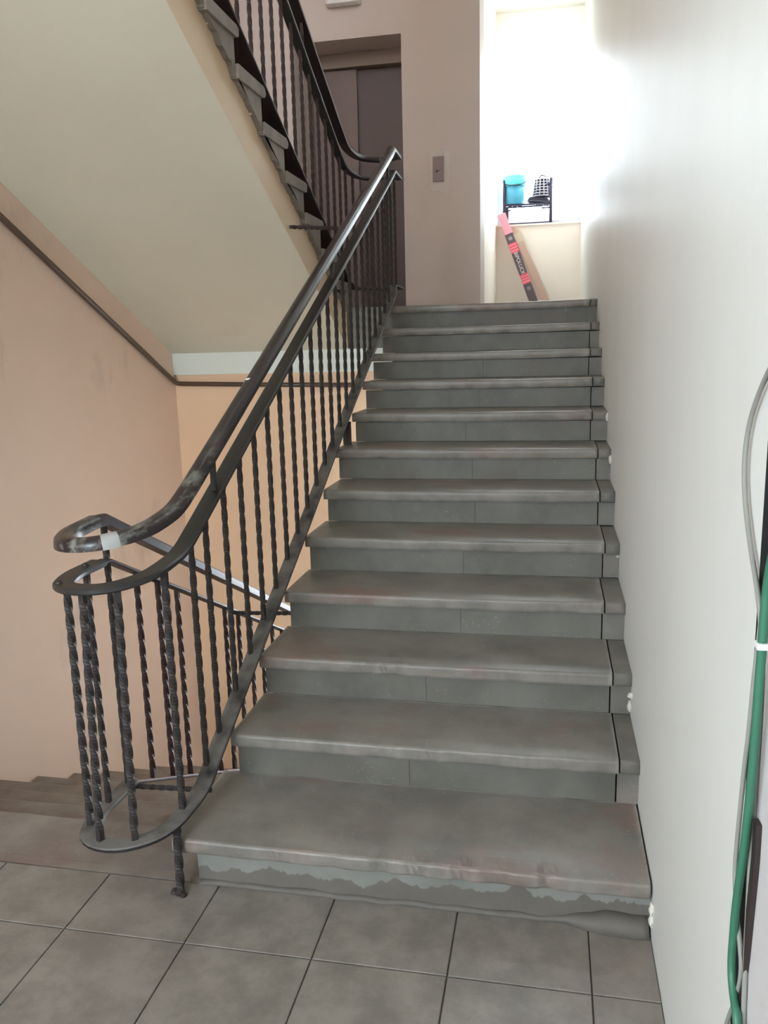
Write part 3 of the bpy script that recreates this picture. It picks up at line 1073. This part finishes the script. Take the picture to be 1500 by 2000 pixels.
bk = thing('bucket', 'teal plastic bucket with lighter rim on the left of the window rack', 'bucket', (-.672, 7.085, 2.966))
bz = 2.967
lathe('bucket_body', [(.090, bz), (.098, bz + .004), (.112, bz + .20), (.106, bz + .20), (.088, bz + .008)], -.672, 7.085, M['teal'], bk)
lathe('bucket_rim', [(.1125, bz + .18), (.120, bz + .185), (.132, bz + .275), (.125, bz + .278), (.108, bz + .195)], -.672, 7.085, M['teal_light'], bk)
hp = [(-.672 + .122 * math.cos(a), 7.085 - .122 * math.sin(a) * .9 - .012, bz + .235 - .06 * math.sin(a)) for a in [math.pi * i / 14 for i in range(15)]]
tube('handle', hp, .005, M['rack'], bk, 6)
settle(bk)

bs = thing('basket', 'pale grey slatted basket upside down on the right of the window rack', 'basket', (-.395, 7.085, 2.966))
z0 = 3.03
for i in range(7):
    z = z0 + i * .027
    r = .100 - i * .004
    lathe('hoop', [(r, z), (r + .003, z + .003), (r, z + .010), (r - .004, z + .010), (r - .004, z)], -.395, 7.085, M['basket'], bs, 24)
for i in range(14):
    a = 2 * math.pi * i / 14
    tube('slat', [(-.395 + .099 * math.cos(a), 7.085 + .099 * math.sin(a), z0), (-.395 + .076 * math.cos(a), 7.085 + .076 * math.sin(a), z0 + .165)], .006, M['basket'], bs, 6)
tube('basket_handle', [(-.40 - .05, 7.03, z0 + .15), (-.40, 7.025, z0 + .205), (-.335, 7.03, z0 + .185), (-.39, 7.03, z0 + .135)], .008, M['cord'], bs, 6)
settle(bs)

# coil of dark cord under the basket, resting on the shelf
bm = bmesh.new()
pts = []
for i in range(90):
    a = 2 * math.pi * i / 30
    k = i / 90
    pts.append((-.425 + (.118 - .02 * k) * math.cos(a), 7.085 + (.055 - .008 * k) * math.sin(a), 2.975 + .040 * k + .018 * math.cos(a + 2.6)))
add_sweep(bm, pts, circ(.0085, 8))
fix_normals(bm)
tag(mesh_obj('cord_coil', bm, M['cord'], None, True), 'dark coil of cord lying under the basket on the window rack', 'cord')

# long printed box leaning in the corner
def leaning(root, p0, p1, up_hint):
    p0, p1 = Vector(p0), Vector(p1)
    z = (p1 - p0).normalized()
    x = (Vector((1, 0, 0)) - z * z.x).normalized()
    y = z.cross(x)
    mt = Matrix(((x.x, y.x, z.x, p0.x), (x.y, y.y, z.y, p0.y), (x.z, y.z, z.z, p0.z), (0, 0, 0, 1)))
    root.matrix_world = mt
    return (p1 - p0).length
lb = thing('long_box', 'long red and black printed box leaning in the corner below the window', 'box', (0, 0, 0))
L = leaning(lb, (-.405, 6.83, ZL + .016), (-.800, 6.945, 2.86), None)
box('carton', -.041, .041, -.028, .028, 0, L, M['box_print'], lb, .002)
def word(txt, size, x, z, mat, name, par, face=-.0287):
    cu = bpy.data.curves.new(name, 'FONT')
    cu.body = txt
    cu.size = size
    cu.align_x = 'CENTER'
    cu.align_y = 'CENTER'
    cu.extrude = .0004
    tmp = bpy.data.objects.new(name, cu)
    C.objects.link(tmp)
    bpy.context.view_layer.update()
    me = bpy.data.meshes.new_from_object(tmp.evaluated_get(bpy.context.evaluated_depsgraph_get()))
    bpy.data.objects.remove(tmp)
    me.name = name
    me.materials.clear()
    me.materials.append(mat)
    o = bpy.data.objects.new(name, me)
    C.objects.link(o)
    o.parent = par
    # text runs down the box, facing -y
    o.matrix_local = Matrix.Translation((x, face, z)) @ Matrix(((0, 1, 0, 0), (0, 0, -1, 0), (-1, 0, 0, 0), (0, 0, 0, 1)))
    return o
word('BIPOLUCK', .052, -.002, .585, M['ink_white'], 'lettering', lb)
bm = bmesh.new()
bmesh.ops.create_cone(bm, cap_ends=True, segments=20, radius1=.022, radius2=.022, depth=.0006, matrix=Matrix.Translation((0, -.0284, .855)) @ Matrix.Rotation(math.pi / 2, 4, 'X'))
mesh_obj('emblem', bm, M['ink_grey'], lb)
word('2', .03, 0, .855, M['ink_white'], 'lettering', lb, -.0292)
bm = bmesh.new()
bmesh.ops.create_cone(bm, cap_ends=True, segments=20, radius1=.020, radius2=.020, depth=.0006, matrix=Matrix.Translation((0, -.0284, .31)) @ Matrix.Rotation(math.pi / 2, 4, 'X'))
mesh_obj('emblem', bm, M['ink_grey'], lb)

cb = thing('cardboard_box', 'long plain brown cardboard box leaning beside the printed box', 'box', (0, 0, 0))
L2 = leaning(cb, (-.275, 6.86, ZL + .016), (-.668, 6.955, 2.715), None)
box('carton', -.035, .035, -.02, .02, 0, L2, M['cardboard'], cb, .002)
bm = bmesh.new()
add_box(bm, -.0356, .0356, -.0206, .0206, L2 - .15, L2 - .06)
mesh_obj('tape', bm, M['tape'], cb)

# ------------------------------------------------------------------ cables on the right wall
XC = -.012
def cpath(pts, x=XC, it=3):
    return smooth_path([(x, a, b) for a, b in pts], it)
RX = (1, 0, 0)
tag(tube('cable', cpath([(-1.06, 1.60), (-.985, 1.515), (-.929, 1.483), (-.884, 1.453), (-.837, 1.409), (-.82, 1.353), (-.84, 1.299), (-.888, 1.245), (-.937, 1.202), (-.966, 1.166), (-.985, 1.12), (-.99, 1.0), (-.99, .8), (-1.02, .5), (-1.03, .0)], -.008, 2), .0036, M['grey_cable'], None, 8, RX), 'thin grey cable bowing out from the bundle on the right wall', 'cable')
tag(tube('cable.001', cpath([(-1.30, 1.62), (-1.17, 1.45), (-1.07, 1.33), (-1.023, 1.246), (-1.019, 1.167), (-1.016, 1.107), (-1.014, 1.024), (-1.008, 0.951), (-0.995, 0.855), (-0.973, 0.771), (-0.969, 0.713), (-0.968, 0.664), (-0.989, 0.637), (-1.025, 0.625), (-1.03, 0.45), (-1.03, 0.0)], -.018, 2), .0056, M['green'], None, 10, RX), 'thick green cable running down the edge of the right wall', 'cable')
tag(tube('cable.002', cpath([(-.985, 1.20), (-.962, 1.083), (-.957, 1.018), (-.943, .951), (-.938, .904), (-.930, .837), (-.926, .785), (-.947, .745), (-.978, .713), (-1.0, .685), (-.979, .625), (-.932, .541), (-.90, .45), (-.89, .0)], -.0115, 2), .0033, M['grey_cable'], None, 8, RX), 'thin grey cable twisting behind the green cable on the right wall', 'cable')
tag(box('cable_tie', -.0255, -.0105, -1.0270, -1.0110, 1.150, 1.158, M['tie'], None, .001), 'white nylon tie round the green and grey cables', 'cable tie')
# dark strip on the duct panel
bm = bmesh.new()
add_sweep(bm, [(-.008, -1.012, .914), (-.008, -1.013, .861), (-.008, -1.007, .797), (-.008, -.999, .714), (-.008, -.986, .623), (-.008, -.982, .588), (-.008, -.975, .3), (-.008, -.975, 0)], [(-.0085, -.003), (.0085, -.003), (.0085, .003), (-.0085, .003)], True, None, (1, 0, 0))
fix_normals(bm)
tag(mesh_obj('dark_strip', bm, M['darkbrown']), 'dark brown strip on the pale panel right of the green cable', 'strip')

# ------------------------------------------------------------------ ceiling lamp of the lower landing (above and behind the frame)
lp = thing('ceiling_lamp', 'round glass ceiling lamp over the lower landing', 'lamp', (-1.85, -1.1, ZCEIL))
lathe('lamp_base', [(.17, ZCEIL - .025), (.17, ZCEIL - .001), (.12, ZCEIL - .001)], -1.85, -1.1, M['white'], lp)
lathe('lamp_glass', [(.02, ZCEIL - .12), (.09, ZCEIL - .11), (.14, ZCEIL - .075), (.16, ZCEIL - .026), (.10, ZCEIL - .026)], -1.85, -1.1, M['lamp'], lp)
settle(lp)
